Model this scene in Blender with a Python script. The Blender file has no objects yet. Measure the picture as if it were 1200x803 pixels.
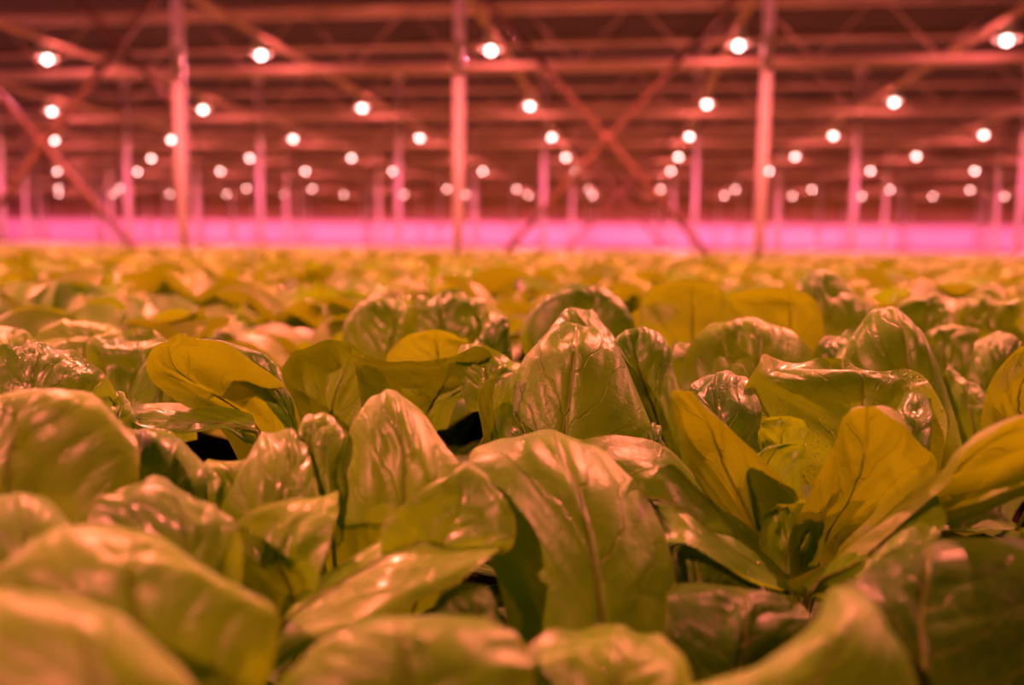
import bpy, math, random
import numpy as np
from mathutils import Vector, Matrix

random.seed(7)
RNG = np.random.default_rng(7)
SC = bpy.context.scene
COL = SC.collection
W, H = 1200, 803

# ------------------------------------------------------------------ camera
F = 1000.0
YAW, PIT, ROL = 0.1345, 0.1121, -0.0112
CZ = 0.30
cy, sy = math.cos(YAW), math.sin(YAW)
cp, sp = math.cos(PIT), math.sin(PIT)
fwd = Vector((-sy * cp, cy * cp, -sp))
right0 = Vector((cy, sy, 0.0))
up0 = right0.cross(fwd)
cr, sr = math.cos(ROL), math.sin(ROL)
right = right0 * cr - up0 * sr
up = up0 * cr + right0 * sr
CAM = Vector((0, 0, CZ))


def P3(px, py, d):
    """point seen at (px, py), d metres in front of the lens"""
    return CAM + right * ((px - W / 2) / F * d) - up * ((py - H / 2) / F * d) + fwd * d


def project(p):
    q = Vector(p) - CAM
    z = q.dot(fwd)
    if z < 1e-3:
        return None
    return W / 2 + q.dot(right) / z * F, H / 2 - q.dot(up) / z * F, z


cam = bpy.data.cameras.new('camera')
cam.sensor_width = 36
cam.lens = F / W * 36
cam.clip_start = 0.02
cam.clip_end = 500
camo = bpy.data.objects.new('camera', cam)
COL.objects.link(camo)
m = Matrix((right, up, -fwd)).transposed().to_4x4()
m.translation = CAM
camo.matrix_world = m
SC.camera = camo
cam.dof.use_dof = True
cam.dof.focus_distance = 0.60
cam.dof.aperture_fstop = 3.3
SC.view_settings.view_transform = 'Standard'
SC.view_settings.look = 'None'
SC.view_settings.exposure = 0.68
SC.view_settings.gamma = 1.0
SC.view_settings.use_curve_mapping = False
cyc = SC.cycles
cyc.use_denoising = True
try:
    cyc.denoiser = 'OPENIMAGEDENOISE'
except Exception:
    pass
cyc.use_adaptive_sampling = False
cyc.max_bounces = 6
cyc.diffuse_bounces = 4
cyc.glossy_bounces = 2
cyc.transmission_bounces = 4
cyc.use_light_tree = True
cyc.sample_clamp_indirect = 4.0
cyc.caustics_reflective = False

world = bpy.data.worlds.new('night_sky')
SC.world = world
world.use_nodes = True
world.node_tree.nodes['Background'].inputs[0].default_value = (0.10, 0.02, 0.06, 1)
world.node_tree.nodes['Background'].inputs[1].default_value = 0.12

LIGHT = (1.0, 0.172, 0.11)


# ------------------------------------------------------------------ materials
def new_mat(name):
    mt = bpy.data.materials.new(name)
    mt.use_nodes = True
    nt = mt.node_tree
    for n in list(nt.nodes):
        nt.nodes.remove(n)
    out = nt.nodes.new('ShaderNodeOutputMaterial')
    return mt, nt, out


def simple_mat(name, c1, c2, rough=0.5, metal=0.0, scale=4.0, bump=0.0):
    mt, nt, out = new_mat(name)
    b = nt.nodes.new('ShaderNodeBsdfPrincipled')
    tc = nt.nodes.new('ShaderNodeTexCoord')
    no = nt.nodes.new('ShaderNodeTexNoise')
    no.inputs['Scale'].default_value = scale
    no.inputs['Detail'].default_value = 5
    rp = nt.nodes.new('ShaderNodeValToRGB')
    rp.color_ramp.elements[0].color = (*c1, 1)
    rp.color_ramp.elements[1].color = (*c2, 1)
    rp.color_ramp.elements[0].position = 0.35
    rp.color_ramp.elements[1].position = 0.65
    nt.links.new(tc.outputs['Object'], no.inputs['Vector'])
    nt.links.new(no.outputs['Fac'], rp.inputs['Fac'])
    nt.links.new(rp.outputs['Color'], b.inputs['Base Color'])
    b.inputs['Roughness'].default_value = rough
    b.inputs['Metallic'].default_value = metal
    if bump:
        bp = nt.nodes.new('ShaderNodeBump')
        bp.inputs['Strength'].default_value = bump
        nt.links.new(no.outputs['Fac'], bp.inputs['Height'])
        nt.links.new(bp.outputs['Normal'], b.inputs['Normal'])
    nt.links.new(b.outputs['BSDF'], out.inputs['Surface'])
    return mt


def math_node(nt, op, a=None, b=None, clamp=False):
    n = nt.nodes.new('ShaderNodeMath')
    n.operation = op
    n.use_clamp = clamp
    for i, v in enumerate((a, b)):
        if v is None:
            continue
        if isinstance(v, (int, float)):
            n.inputs[i].default_value = v
        else:
            nt.links.new(v, n.inputs[i])
    return n.outputs[0]


def mix_col(nt, fac, a, b):
    n = nt.nodes.new('ShaderNodeMix')
    n.data_type = 'RGBA'
    for sock, v in ((n.inputs['Factor'], fac), (n.inputs['A'], a), (n.inputs['B'], b)):
        if isinstance(v, (int, float)):
            sock.default_value = v
        elif isinstance(v, tuple):
            sock.default_value = v
        else:
            nt.links.new(v, sock)
    return n.outputs['Result']


def leaf_mat(name, dark, light, trans, wet=0.0, vein=(0.26, 0.38, 0.04, 1), tfac=0.36, rough=0.48, detail=1.0, spec=0.52):
    mt, nt, out = new_mat(name)
    L = nt.links.new
    uv = nt.nodes.new('ShaderNodeUVMap')
    sep = nt.nodes.new('ShaderNodeSeparateXYZ')
    L(uv.outputs['UV'], sep.inputs[0])
    tc = nt.nodes.new('ShaderNodeTexCoord')
    nz = nt.nodes.new('ShaderNodeTexNoise')
    nz.inputs['Scale'].default_value = 5.0
    nz.inputs['Detail'].default_value = 3
    L(uv.outputs['UV'], nz.inputs['Vector'])
    # distance from the midrib
    ax = math_node(nt, 'ABSOLUTE', math_node(nt, 'SUBTRACT', sep.outputs['X'], 0.5))
    wob = math_node(nt, 'MULTIPLY', math_node(nt, 'SUBTRACT', nz.outputs['Fac'], 0.5), 0.9)
    side = math_node(nt, 'GREATER_THAN', sep.outputs['X'], 0.5)
    ph = math_node(nt, 'SUBTRACT', math_node(nt, 'MULTIPLY', sep.outputs['Y'], 4.4), math_node(nt, 'MULTIPLY', ax, 3.4))
    ph = math_node(nt, 'ADD', ph, wob)
    ph = math_node(nt, 'ADD', ph, math_node(nt, 'MULTIPLY', side, 0.45))
    fr = math_node(nt, 'ABSOLUTE', math_node(nt, 'SUBTRACT', math_node(nt, 'FRACT', ph), 0.5))
    sv = math_node(nt, 'SUBTRACT', 1.0, math_node(nt, 'MULTIPLY', fr, 26.0), clamp=True)
    sv = math_node(nt, 'MULTIPLY', sv, math_node(nt, 'SUBTRACT', 1.0, math_node(nt, 'MULTIPLY', ax, 1.7), clamp=True))
    mv = math_node(nt, 'SUBTRACT', 1.0, math_node(nt, 'MULTIPLY', ax, 45.0), clamp=True)
    vmask = math_node(nt, 'MAXIMUM', sv, mv)
    # fine net of veins
    vo = nt.nodes.new('ShaderNodeTexVoronoi')
    vo.feature = 'DISTANCE_TO_EDGE'
    vo.inputs['Scale'].default_value = 120.0
    L(tc.outputs['Object'], vo.inputs['Vector'])
    net = math_node(nt, 'SUBTRACT', 1.0, math_node(nt, 'MULTIPLY', vo.outputs['Distance'], 9.0), clamp=True)
    # colour
    geo = nt.nodes.new('ShaderNodeNewGeometry')
    oi = nt.nodes.new('ShaderNodeObjectInfo')
    rnd = math_node(nt, 'FRACT', math_node(nt, 'ADD', geo.outputs['Random Per Island'], oi.outputs['Random']))
    n2 = nt.nodes.new('ShaderNodeTexNoise')
    n2.inputs['Scale'].default_value = 22.0
    n2.inputs['Detail'].default_value = 4
    L(tc.outputs['Object'], n2.inputs['Vector'])
    f = math_node(nt, 'ADD', math_node(nt, 'MULTIPLY', rnd, 0.75), math_node(nt, 'MULTIPLY', math_node(nt, 'SUBTRACT', n2.outputs['Fac'], 0.35), 0.9), clamp=True)
    base = mix_col(nt, f, (*dark, 1), (*light, 1))
    base = mix_col(nt, math_node(nt, 'MULTIPLY', vmask, 0.35), base, vein)
    base = mix_col(nt, math_node(nt, 'MULTIPLY', net, 0.10), base, vein)
    edge = math_node(nt, 'MULTIPLY', math_node(nt, 'SUBTRACT', ax, 0.485, clamp=True), 66.0, clamp=True)
    base = mix_col(nt, math_node(nt, 'MULTIPLY', edge, 0.6), base, vein)
    # bump: veins sunk, tissue puffed, fine grain
    n3 = nt.nodes.new('ShaderNodeTexNoise')
    n3.inputs['Scale'].default_value = 75.0
    n3.inputs['Detail'].default_value = 4
    n3.inputs['Roughness'].default_value = 0.6
    L(tc.outputs['Object'], n3.inputs['Vector'])
    hgt = math_node(nt, 'ADD', math_node(nt, 'MULTIPLY', n3.outputs['Fac'], 0.55), math_node(nt, 'MULTIPLY', net, -0.045))
    hgt = math_node(nt, 'ADD', hgt, math_node(nt, 'MULTIPLY', vmask, -0.42))
    if wet:
        vd = nt.nodes.new('ShaderNodeTexVoronoi')
        vd.inputs['Scale'].default_value = 300.0
        L(tc.outputs['Object'], vd.inputs['Vector'])
        dome = math_node(nt, 'SUBTRACT', 0.34, vd.outputs['Distance'], clamp=True)
        n4 = nt.nodes.new('ShaderNodeTexNoise')
        n4.inputs['Scale'].default_value = 30.0
        L(tc.outputs['Object'], n4.inputs['Vector'])
        patch = math_node(nt, 'MULTIPLY', math_node(nt, 'SUBTRACT', n4.outputs['Fac'], 0.5, clamp=True), 8.0, clamp=True)
        dome = math_node(nt, 'MULTIPLY', dome, patch)
        hgt = math_node(nt, 'ADD', hgt, math_node(nt, 'MULTIPLY', dome, 1.7 * wet))
    bp = nt.nodes.new('ShaderNodeBump')
    bp.inputs['Strength'].default_value = 0.55 * detail
    bp.inputs['Distance'].default_value = 0.004
    L(hgt, bp.inputs['Height'])
    b = nt.nodes.new('ShaderNodeBsdfPrincipled')
    L(base, b.inputs['Base Color'])
    rr = math_node(nt, 'ADD', rough - 0.04 * wet, math_node(nt, 'MULTIPLY', math_node(nt, 'SUBTRACT', n2.outputs['Fac'], 0.5), 0.3))
    L(rr, b.inputs['Roughness'])
    b.inputs['Specular IOR Level'].default_value = spec
    b.inputs['Coat Weight'].default_value = 0.2 * spec + 0.16 * wet
    b.inputs['Coat Roughness'].default_value = 0.30 - 0.12 * wet
    L(bp.outputs['Normal'], b.inputs['Normal'])
    t = nt.nodes.new('ShaderNodeBsdfTranslucent')
    tcol = mix_col(nt, f, tuple(x * 0.7 for x in trans) + (1,), (*trans, 1))
    tcol = mix_col(nt, math_node(nt, 'MULTIPLY', vmask, 0.35), tcol, tuple(x * 0.5 for x in trans) + (1,))
    L(tcol, t.inputs['Color'])
    L(bp.outputs['Normal'], t.inputs['Normal'])
    mx = nt.nodes.new('ShaderNodeMixShader')
    mx.inputs[0].default_value = tfac
    L(b.outputs['BSDF'], mx.inputs[1])
    L(t.outputs['BSDF'], mx.inputs[2])
    L(mx.outputs[0], out.inputs['Surface'])
    return mt


LEAF = leaf_mat('lettuce_leaf', (0.035, 0.20, 0.001), (0.17, 0.42, 0.003), (0.36, 0.74, 0.005), tfac=0.30, rough=0.41)
LEAF_WET = leaf_mat('wet_lettuce_leaf', (0.032, 0.18, 0.001), (0.15, 0.38, 0.003), (0.36, 0.74, 0.005), wet=1.0, tfac=0.3)
LEAF_YEL = leaf_mat('young_yellow_leaf', (0.06, 0.20, 0.002), (0.18, 0.36, 0.005), (0.36, 0.66, 0.006), tfac=0.30)
LEAF_DK = leaf_mat('dark_green_leaf', (0.016, 0.08, 0.001), (0.05, 0.16, 0.003), (0.2, 0.4, 0.01), tfac=0.2, spec=0.2, rough=0.42)  # much darker green than the plain leaf, weaker gloss
LEAF_FAR = leaf_mat('pink_sheen_lettuce_leaf', (0.05, 0.17, 0.002), (0.22, 0.38, 0.004), (0.36, 0.60, 0.006), rough=0.50, spec=0.95, tfac=0.24)  # same leaf; grazing pink sheen put into redder colour and stronger specular
RIB = leaf_mat('pale_leaf_rib', (0.12, 0.22, 0.02), (0.18, 0.28, 0.03), (0.4, 0.6, 0.05), tfac=0.3, detail=0.3)
STEM = simple_mat('stem_base', (0.25, 0.32, 0.08), (0.4, 0.45, 0.15), 0.5)
SOIL = simple_mat('potting_soil', (0.008, 0.006, 0.004), (0.02, 0.014, 0.01), 0.95, scale=60, bump=0.8)
STEEL = simple_mat('tinted_galvanised_steel', (0.68, 0.52, 0.72), (0.82, 0.62, 0.86), 0.42, 0.0, 1.5)  # magenta of the low light put into the steel's tint
STEEL2 = simple_mat('dull_roof_steel', (0.42, 0.26, 0.24), (0.58, 0.37, 0.33), 0.5, 0.1, 1.2)
BRACE = simple_mat('red_brown_brace_steel', (0.17, 0.085, 0.075), (0.24, 0.12, 0.10), 0.5, 0.1, 1.2)
ALU = simple_mat('lamp_aluminium', (0.6, 0.6, 0.6), (0.75, 0.75, 0.75), 0.3, 0.8, 6)
HOUSING = simple_mat('lamp_housing_white', (0.55, 0.55, 0.55), (0.7, 0.7, 0.7), 0.4, 0.0, 6)
CABLE = simple_mat('black_cable', (0.02, 0.02, 0.02), (0.03, 0.03, 0.03), 0.5)
FOIL = simple_mat('magenta_tinted_wall_foil', (0.84, 0.52, 0.95), (0.93, 0.62, 1.0), 0.6, 0.0, 0.15)  # foil tinted lilac to carry the magenta glow of the far end
REDWALL = simple_mat('red_haze_wall_cloth', (0.42, 0.20, 0.22), (0.52, 0.25, 0.27), 0.9, 0.0, 0.5)  # reddish wall colour stands in for the red haze at the far end
CEIL = simple_mat('roof_screen_cloth', (0.05, 0.022, 0.045), (0.08, 0.035, 0.07), 0.9, 0.0, 0.4)


def emis_mat(name, col, s):
    mt, nt, out = new_mat(name)
    e = nt.nodes.new('ShaderNodeEmission')
    e.inputs[0].default_value = (*col, 1)
    e.inputs[1].default_value = s
    nt.links.new(e.outputs[0], out.inputs['Surface'])
    return mt


BULB = emis_mat('glowing_bulb', (1.0, 0.45, 0.42), 15.0)


# ------------------------------------------------------------------ helpers
def link(name, data, parent=None, kind=None):
    o = bpy.data.objects.new(name, data)
    COL.objects.link(o)
    if parent is not None:
        o.parent = parent
    if kind:
        o['kind'] = kind
    return o


def tag(o, label, cat, group=None, kind=None):
    o['label'] = label
    o['category'] = cat
    if group:
        o['group'] = group
    o['kind'] = kind or 'thing'
    return o


def empty(name, loc):
    o = bpy.data.objects.new(name, None)
    o.empty_display_size = 0.05
    o.location = loc
    COL.objects.link(o)
    return o


def mesh(name, v, f, mat, uv=None, smooth=True):
    me = bpy.data.meshes.new(name)
    v = np.asarray(v, dtype=np.float32)
    f = np.asarray(f, dtype=np.int32)
    n = f.shape[1]
    me.vertices.add(len(v))
    me.vertices.foreach_set('co', v.ravel())
    me.loops.add(f.size)
    me.loops.foreach_set('vertex_index', f.ravel())
    me.polygons.add(len(f))
    me.polygons.foreach_set('loop_start', np.arange(0, f.size, n, dtype=np.int32))
    if uv is not None:
        ul = me.uv_layers.new(name='UVMap')
        ul.data.foreach_set('uv', np.asarray(uv, dtype=np.float32)[f.ravel()].ravel())
    me.materials.append(mat)
    me.update(calc_edges=True)
    me.validate()
    if smooth:
        me.polygons.foreach_set('use_smooth', np.ones(len(me.polygons), dtype=bool))
    return me


class MB:
    """collects boxes and tubes into one mesh"""

    def __init__(s):
        s.v, s.f = [], []

    def box(s, a, b):
        x0, y0, z0 = a
        x1, y1, z1 = b
        i = len(s.v)
        s.v += [(x0, y0, z0), (x1, y0, z0), (x1, y1, z0), (x0, y1, z0), (x0, y0, z1), (x1, y0, z1), (x1, y1, z1), (x0, y1, z1)]
        s.f += [(i, i + 3, i + 2, i + 1), (i + 4, i + 5, i + 6, i + 7), (i, i + 1, i + 5, i + 4), (i + 1, i + 2, i + 6, i + 5), (i + 2, i + 3, i + 7, i + 6), (i + 3, i, i + 4, i + 7)]
        return s

    def bar(s, p, q, w, h=None, n=4):
        """a bar or tube from p to q"""
        h = h or w
        p, q = Vector(p), Vector(q)
        d = (q - p).normalized()
        a = d.cross(Vector((0, 0, 1)))
        if a.length < 1e-3:
            a = Vector((1, 0, 0))
        a.normalize()
        b = d.cross(a)
        i = len(s.v)
        for c in (p, q):
            for k in range(n):
                t = 2 * math.pi * (k + 0.5) / n
                r = 0.7071 if n == 4 else 0.5
                s.v.append(tuple(c + a * math.cos(t) * w * r + b * math.sin(t) * h * r))
        for k in range(n):
            k2 = (k + 1) % n
            s.f.append((i + k, i + k2, i + n + k2, i + n + k))
        if n == 4:
            s.f += [(i, i + 3, i + 2, i + 1), (i + 4, i + 5, i + 6, i + 7)]
        return s

    def lathe(s, prof, n=20, axis='z', c=(0, 0, 0)):
        i = len(s.v)
        for r, z in prof:
            for k in range(n):
                t = 2 * math.pi * k / n
                if axis == 'z':
                    s.v.append((c[0] + r * math.cos(t), c[1] + r * math.sin(t), c[2] + z))
                else:
                    s.v.append((c[0] + z, c[1] + r * math.cos(t), c[2] + r * math.sin(t)))
        for j in range(len(prof) - 1):
            for k in range(n):
                k2 = (k + 1) % n
                s.f.append((i + j * n + k, i + j * n + k2, i + (j + 1) * n + k2, i + (j + 1) * n + k))
        return s

    def data(s, name, mat, smooth=False):
        return mesh(name, s.v, s.f, mat, smooth=smooth)


def copy_child(ch, parent):
    c = ch.copy()
    COL.objects.link(c)
    c.parent = parent
    for g in ch.children:
        copy_child(g, c)
    return c


def copy_thing(root, loc, rotz=0.0, scale=1.0):
    r = root.copy()
    COL.objects.link(r)
    r.location = loc
    r.rotation_euler = (0, 0, rotz)
    r.scale = (scale,) * 3
    for ch in root.children:
        copy_child(ch, r)
    return r


# ------------------------------------------------------------------ leaves
def catmull(P, T):
    """P (n, ...) control values at 0..n-1; T parameters in 0..n-1"""
    P = np.asarray(P, float)
    n = len(P)
    Q = np.concatenate([2 * P[:1] - P[1:2], P, 2 * P[-1:] - P[-2:-1]])
    out = []
    for t in T:
        i = min(int(t), n - 2)
        u = t - i
        p0, p1, p2, p3 = Q[i], Q[i + 1], Q[i + 2], Q[i + 3]
        out.append(0.5 * ((2 * p1) + (-p0 + p2) * u + (2 * p0 - 5 * p1 + 4 * p2 - p3) * u * u + (-p0 + 3 * p1 - 3 * p2 + p3) * u ** 3))
    return np.array(out)


def leaf_grid(ctrl, nu, nv, puff=0.002, seed=0, wave=0.002, rip=1.0, skew=0.0):
    """ctrl: rows (base to tip) x 3 points; returns verts, faces, uv, midline"""
    rg = np.random.default_rng(seed)
    ctrl = np.asarray(ctrl, float)
    T = np.linspace(0, len(ctrl) - 1, nu)
    R = catmull(ctrl, T)                               # nu x 3 x 3
    s = np.linspace(-1, 1, nv)[None, :, None]
    V = R[:, 0:1] * (s * s - s) / 2 + R[:, 1:2] * (1 - s * s) + R[:, 2:3] * (s * s + s) / 2
    du = np.gradient(V, axis=0)
    dv = np.gradient(V, axis=1)
    N = np.cross(du, dv)
    N /= np.linalg.norm(N, axis=2, keepdims=True) + 1e-9
    u = np.linspace(0, 1, nu)[:, None]
    v0 = np.linspace(-1, 1, nv)[None, :]
    a0 = np.abs(v0)
    v = v0 - (skew * (0.35 + 0.65 * u) + 0.10 * np.sin(u * 5 + seed)) * (1 - v0 * v0)      # the midrib wanders off centre
    a = np.abs(v)
    wob = 0.28 * np.sin(v * 3 + rg.uniform(0, 6)) + 0.28 * np.sin(u * 8 + v * 2.5 + rg.uniform(0, 6))
    ph = u ** 0.9 * 4.6 - a ** 1.25 * 1.9 + 0.45 * (v > 0) + wob + rg.uniform(0, 1)
    quilt = np.sqrt(np.abs(np.sin(np.pi * ph)) + 0.02)
    cross = 0.65 + 0.35 * np.sqrt(np.abs(np.sin(np.pi * (a * 2.3 + 0.5 * np.sin(ph * 2.1) + rg.uniform(0, 1)))))
    env = (1 - a0 ** 4) * np.clip(a * 4 + 0.4, 0, 1) * np.clip(u * 5, 0, 1) * np.clip((1 - u) * 3 - 0.15, 0.0, 1)
    disp = -puff * (quilt * cross - 0.5) * env * 0.5
    disp = disp + puff * 0.45 * np.exp(-(v / 0.05) ** 2) * np.clip((0.9 - u) * 1.3, 0, 1)
    for _ in range(16):
        cu, cv = rg.uniform(0.05, 1.0), rg.uniform(-1, 1)
        ru, rv = rg.uniform(0.07, 0.22), rg.uniform(0.15, 0.5)
        tt = rg.uniform(-0.8, 0.8)
        q = ((u - cu) / ru) ** 2 + (((v - cv) + tt * (u - cu)) / rv) ** 2
        disp = disp + rg.uniform(-1.6, 1.4) * puff * np.exp(-q) * (1 - 0.75 * u ** 5) * (1 - 0.5 * a0 ** 3)
    ed = sum(rg.uniform(0.5, 1) * np.sin(u * rg.uniform(8, 24) + rg.uniform(0, 6.28) + 2 * np.sign(v)) for _ in range(3)) / 2
    disp = disp + wave * ed * a0 ** 4 * np.clip(u * 3, 0, 1)
    roll = rg.uniform(-2.2, 2.2) * puff
    disp = disp + roll * (np.clip((a0 - 0.72) / 0.28, 0, 1) ** 2 + np.clip((u - 0.86) / 0.14, 0, 1) ** 2 * 0.7)
    disp = disp * (1 - np.clip((u - 0.75) / 0.25, 0, 1) * a0 ** 2)
    V = V + N * (disp * rip)[:, :, None]
    uvv = np.stack([(v + 1) / 2, np.broadcast_to(u, (nu, nv))], -1)
    mi = np.argmin(a[:, 1:-1], axis=1) + 1
    midl = V[np.arange(nu), mi]
    idx = np.arange(nu * nv).reshape(nu, nv)
    Fc = np.stack([idx[:-1, :-1], idx[:-1, 1:], idx[1:, 1:], idx[1:, :-1]], -1).reshape(-1, 4)
    return V.reshape(-1, 3), Fc, uvv.reshape(-1, 2), midl


def tube(pts, r0, r1, n=7):
    pts = np.asarray(pts, float)
    v, f = [], []
    m_ = len(pts)
    for i, p in enumerate(pts):
        d = pts[min(i + 1, m_ - 1)] - pts[max(i - 1, 0)]
        d = d / (np.linalg.norm(d) + 1e-9)
        a = np.cross(d, (0.3, 0.2, 1.0))
        a /= np.linalg.norm(a) + 1e-9
        b = np.cross(d, a)
        r = r0 + (r1 - r0) * i / (m_ - 1)
        for k in range(n):
            t = 2 * math.pi * k / n
            v.append(p + (a * math.cos(t) + b * math.sin(t)) * r)
    for i in range(m_ - 1):
        for k in range(n):
            k2 = (k + 1) % n
            f.append((i * n + k, i * n + k2, (i + 1) * n + k2, (i + 1) * n + k))
    return np.array(v), np.array(f), np.full((m_ * n, 2), 0.3)


def rosette_ctrl(az, th0, curl, Ln, Wd, cup, r0=0.006, z0=0.01, twist=0.0, nrow=8):
    """a leaf growing out of the plant's heart in direction az"""
    ca, sa = math.cos(az), math.sin(az)
    r, z = r0, z0
    rows = []
    ts = np.linspace(0, 1, nrow)
    for i, t in enumerate(ts):
        th = th0 - curl * t ** 2.0
        if i:
            r += math.cos(th) * Ln / (nrow - 1)
            z += math.sin(th) * Ln / (nrow - 1)
        w = Wd / 2 * (0.16 + 0.84 * min(1, max(0, (t - 0.08) / 0.42)) ** 1.2)
        if t > 0.55:
            w *= math.sqrt(max(0.03, 1 - ((t - 0.55) / 0.475) ** 2))
        nx, nz = -math.sin(th), math.cos(th)
        tw = twist * t
        lx, lz = math.cos(tw), math.sin(tw)
        row = []
        for s_ in (-1, 0, 1):
            c = cup * w * abs(s_)
            lat = s_ * w * lx * (1 - 0.12 * abs(cup))
            off = c + s_ * w * lz
            rr, zz = r + nx * off, z + nz * off
            row.append((ca * rr - sa * lat, sa * rr + ca * lat, zz))
        rows.append(row)
    return np.array(rows)


def plant_specs(seed, big=1.0, n=13):
    rg = random.Random(seed)
    out = []
    az = rg.uniform(0, 6.28)
    for i in range(n):
        t = i / (n - 1)                     # 0 outer ... 1 heart
        az += 2.4 + rg.uniform(-0.25, 0.25)
        th0 = math.radians(60 + 26 * t + rg.uniform(-6, 6))
        curl = math.radians(rg.uniform(105, 165) * (1 - 0.45 * t))
        Ln = (0.255 - 0.055 * t) * rg.uniform(0.9, 1.1) * big
        Wd = (0.140 - 0.035 * t) * rg.uniform(0.85, 1.12) * big
        cup = rg.choice([-0.45, -0.35, -0.3, -0.5, 0.2]) if t < 0.7 else 0.5
        out.append((az, th0, curl, Ln, Wd, cup, rg.uniform(-0.3, 0.3)))
    return out


MATS = [LEAF_FAR, LEAF, LEAF_FAR, LEAF_WET, LEAF_YEL, LEAF_FAR]


def make_plant(name, seed, loc, nu=22, nv=17, ribs=True, big=1.0, n=13):
    root = empty(name, loc)
    rg = random.Random(seed + 99)
    v, f, uv = tube([(0, 0, -0.005), (0, 0, 0.012), (0, 0, 0.03)], 0.016, 0.010, 10)
    link('stem_base', mesh('stem_base', v, f, STEM, uv), root)
    for k, (az, th0, curl, Ln, Wd, cup, tw) in enumerate(plant_specs(seed, big, n)):
        c = rosette_ctrl(az, th0, curl, Ln, Wd, cup, twist=tw)
        v, f, uv, mid = leaf_grid(c, nu, nv, 0.0022, seed * 31 + k, 0.003)
        lf = link('leaf', mesh('leaf', v, f, rg.choice(MATS), uv), root)
        if ribs:
            v, f, uv = tube(mid[:int(nu * 0.6)], 0.0018, 0.0003, 6)
            link('midrib', mesh('midrib', v, f, RIB, uv), lf)
    return root


# ------------------------------------------------------------------ hero plants
# every leaf: depth of its face (m), bulge of the centre towards the lens, lean of the tip away from it, rows base->tip of left/centre/right
HERO = {}


def leaf(plant, d, bulge, lean, rows, mat='n', rib=True, puff=0.0024, wave=0.0012, ds=0.0, note=None, cd=0.0):
    HERO.setdefault(plant, []).append(dict(d=d, b=bulge, l=lean, rows=rows, mat=mat, rib=rib, puff=puff, wave=wave, ds=ds, note=note, cd=cd))


# the tall domed leaf in the middle and its plant
leaf('dome', .62, .030, .05, [[(632, 580), (700, 600), (762, 570)], [(592, 520), (682, 528), (776, 524)], [(594, 462), (682, 466), (758, 468)], [(612, 412), (684, 412), (736, 420)], [(640, 386), (684, 383), (712, 392)], [(662, 379), (683, 376), (700, 381)]], puff=.003)
leaf('dome', .74, .020, .04, [[(640, 470), (690, 480), (750, 470)], [(616, 420), (680, 425), (745, 425)], [(632, 388), (684, 385), (728, 396)], [(655, 368), (683, 361), (708, 374)], [(668, 363), (683, 359), (694, 362)]])
leaf('dome', .605, -.012, .01, [[(585, 560), (600, 560), (612, 548)], [(566, 515), (585, 515), (604, 505)], [(558, 475), (580, 480), (602, 470)], [(566, 450), (585, 448), (606, 440)], [(575, 443), (590, 438), (602, 436)]], 'n', rib=False, puff=.001)
leaf('dome', .60, .008, .02, [[(596, 560), (620, 560), (650, 545)], [(586, 520), (612, 520), (650, 524)], [(588, 496), (606, 494), (630, 508)], [(597, 482), (606, 478), (616, 490)]], 'w', rib=False, puff=.001)
leaf('dome', .60, .010, .02, [[(755, 560), (770, 560), (790, 550)], [(748, 520), (765, 525), (780, 520)], [(752, 500), (766, 500), (777, 508)], [(760, 496), (768, 496), (774, 502)]], 'w', rib=False, puff=.001)
# right of it: narrow upright leaf, then a broad dome
leaf('twin', .68, .016, .03, [[(775, 580), (805, 585), (835, 570)], [(752, 505), (785, 515), (815, 510)], [(724, 440), (765, 448), (806, 455)], [(712, 405), (755, 408), (796, 418)], [(726, 390), (754, 387), (782, 396)], [(740, 386), (754, 384), (768, 388)]])
leaf('twin', .80, .020, .05, [[(815, 520), (885, 530), (960, 510)], [(800, 455), (880, 470), (968, 448)], [(806, 412), (880, 420), (950, 414)], [(832, 386), (878, 380), (924, 390)], [(856, 377), (878, 374), (898, 378)]], puff=.0035)
leaf('twin', .81, .0, .03, [[(790, 480), (815, 480), (840, 470)], [(784, 430), (812, 432), (842, 430)], [(786, 405), (812, 408), (842, 396)], [(796, 402), (812, 403), (832, 392)]], rib=True, puff=.001)
# the large pink pyramid on the right
leaf('pyramid', .70, .022, .06, [[(990, 560), (1070, 570), (1150, 560)], [(966, 490), (1052, 500), (1136, 498)], [(962, 440), (1044, 442), (1112, 438)], [(986, 392), (1040, 392), (1088, 396)], [(1012, 368), (1040, 364), (1066, 372)], [(1026, 361), (1040, 359), (1052, 363)]], puff=.0035)
leaf('pyramid', .78, .012, .03, [[(955, 470), (985, 480), (1020, 460)], [(950, 432), (985, 435), (1020, 420)], [(966, 408), (990, 405), (1015, 395)], [(985, 395), (1000, 390), (1012, 384)]])
leaf('pyramid', .74, .01, .03, [[(1110, 540), (1150, 545), (1200, 520)], [(1100, 480), (1150, 490), (1190, 490)], [(1104, 440), (1140, 462), (1170, 478)], [(1110, 425), (1130, 448), (1150, 462)]])
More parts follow.
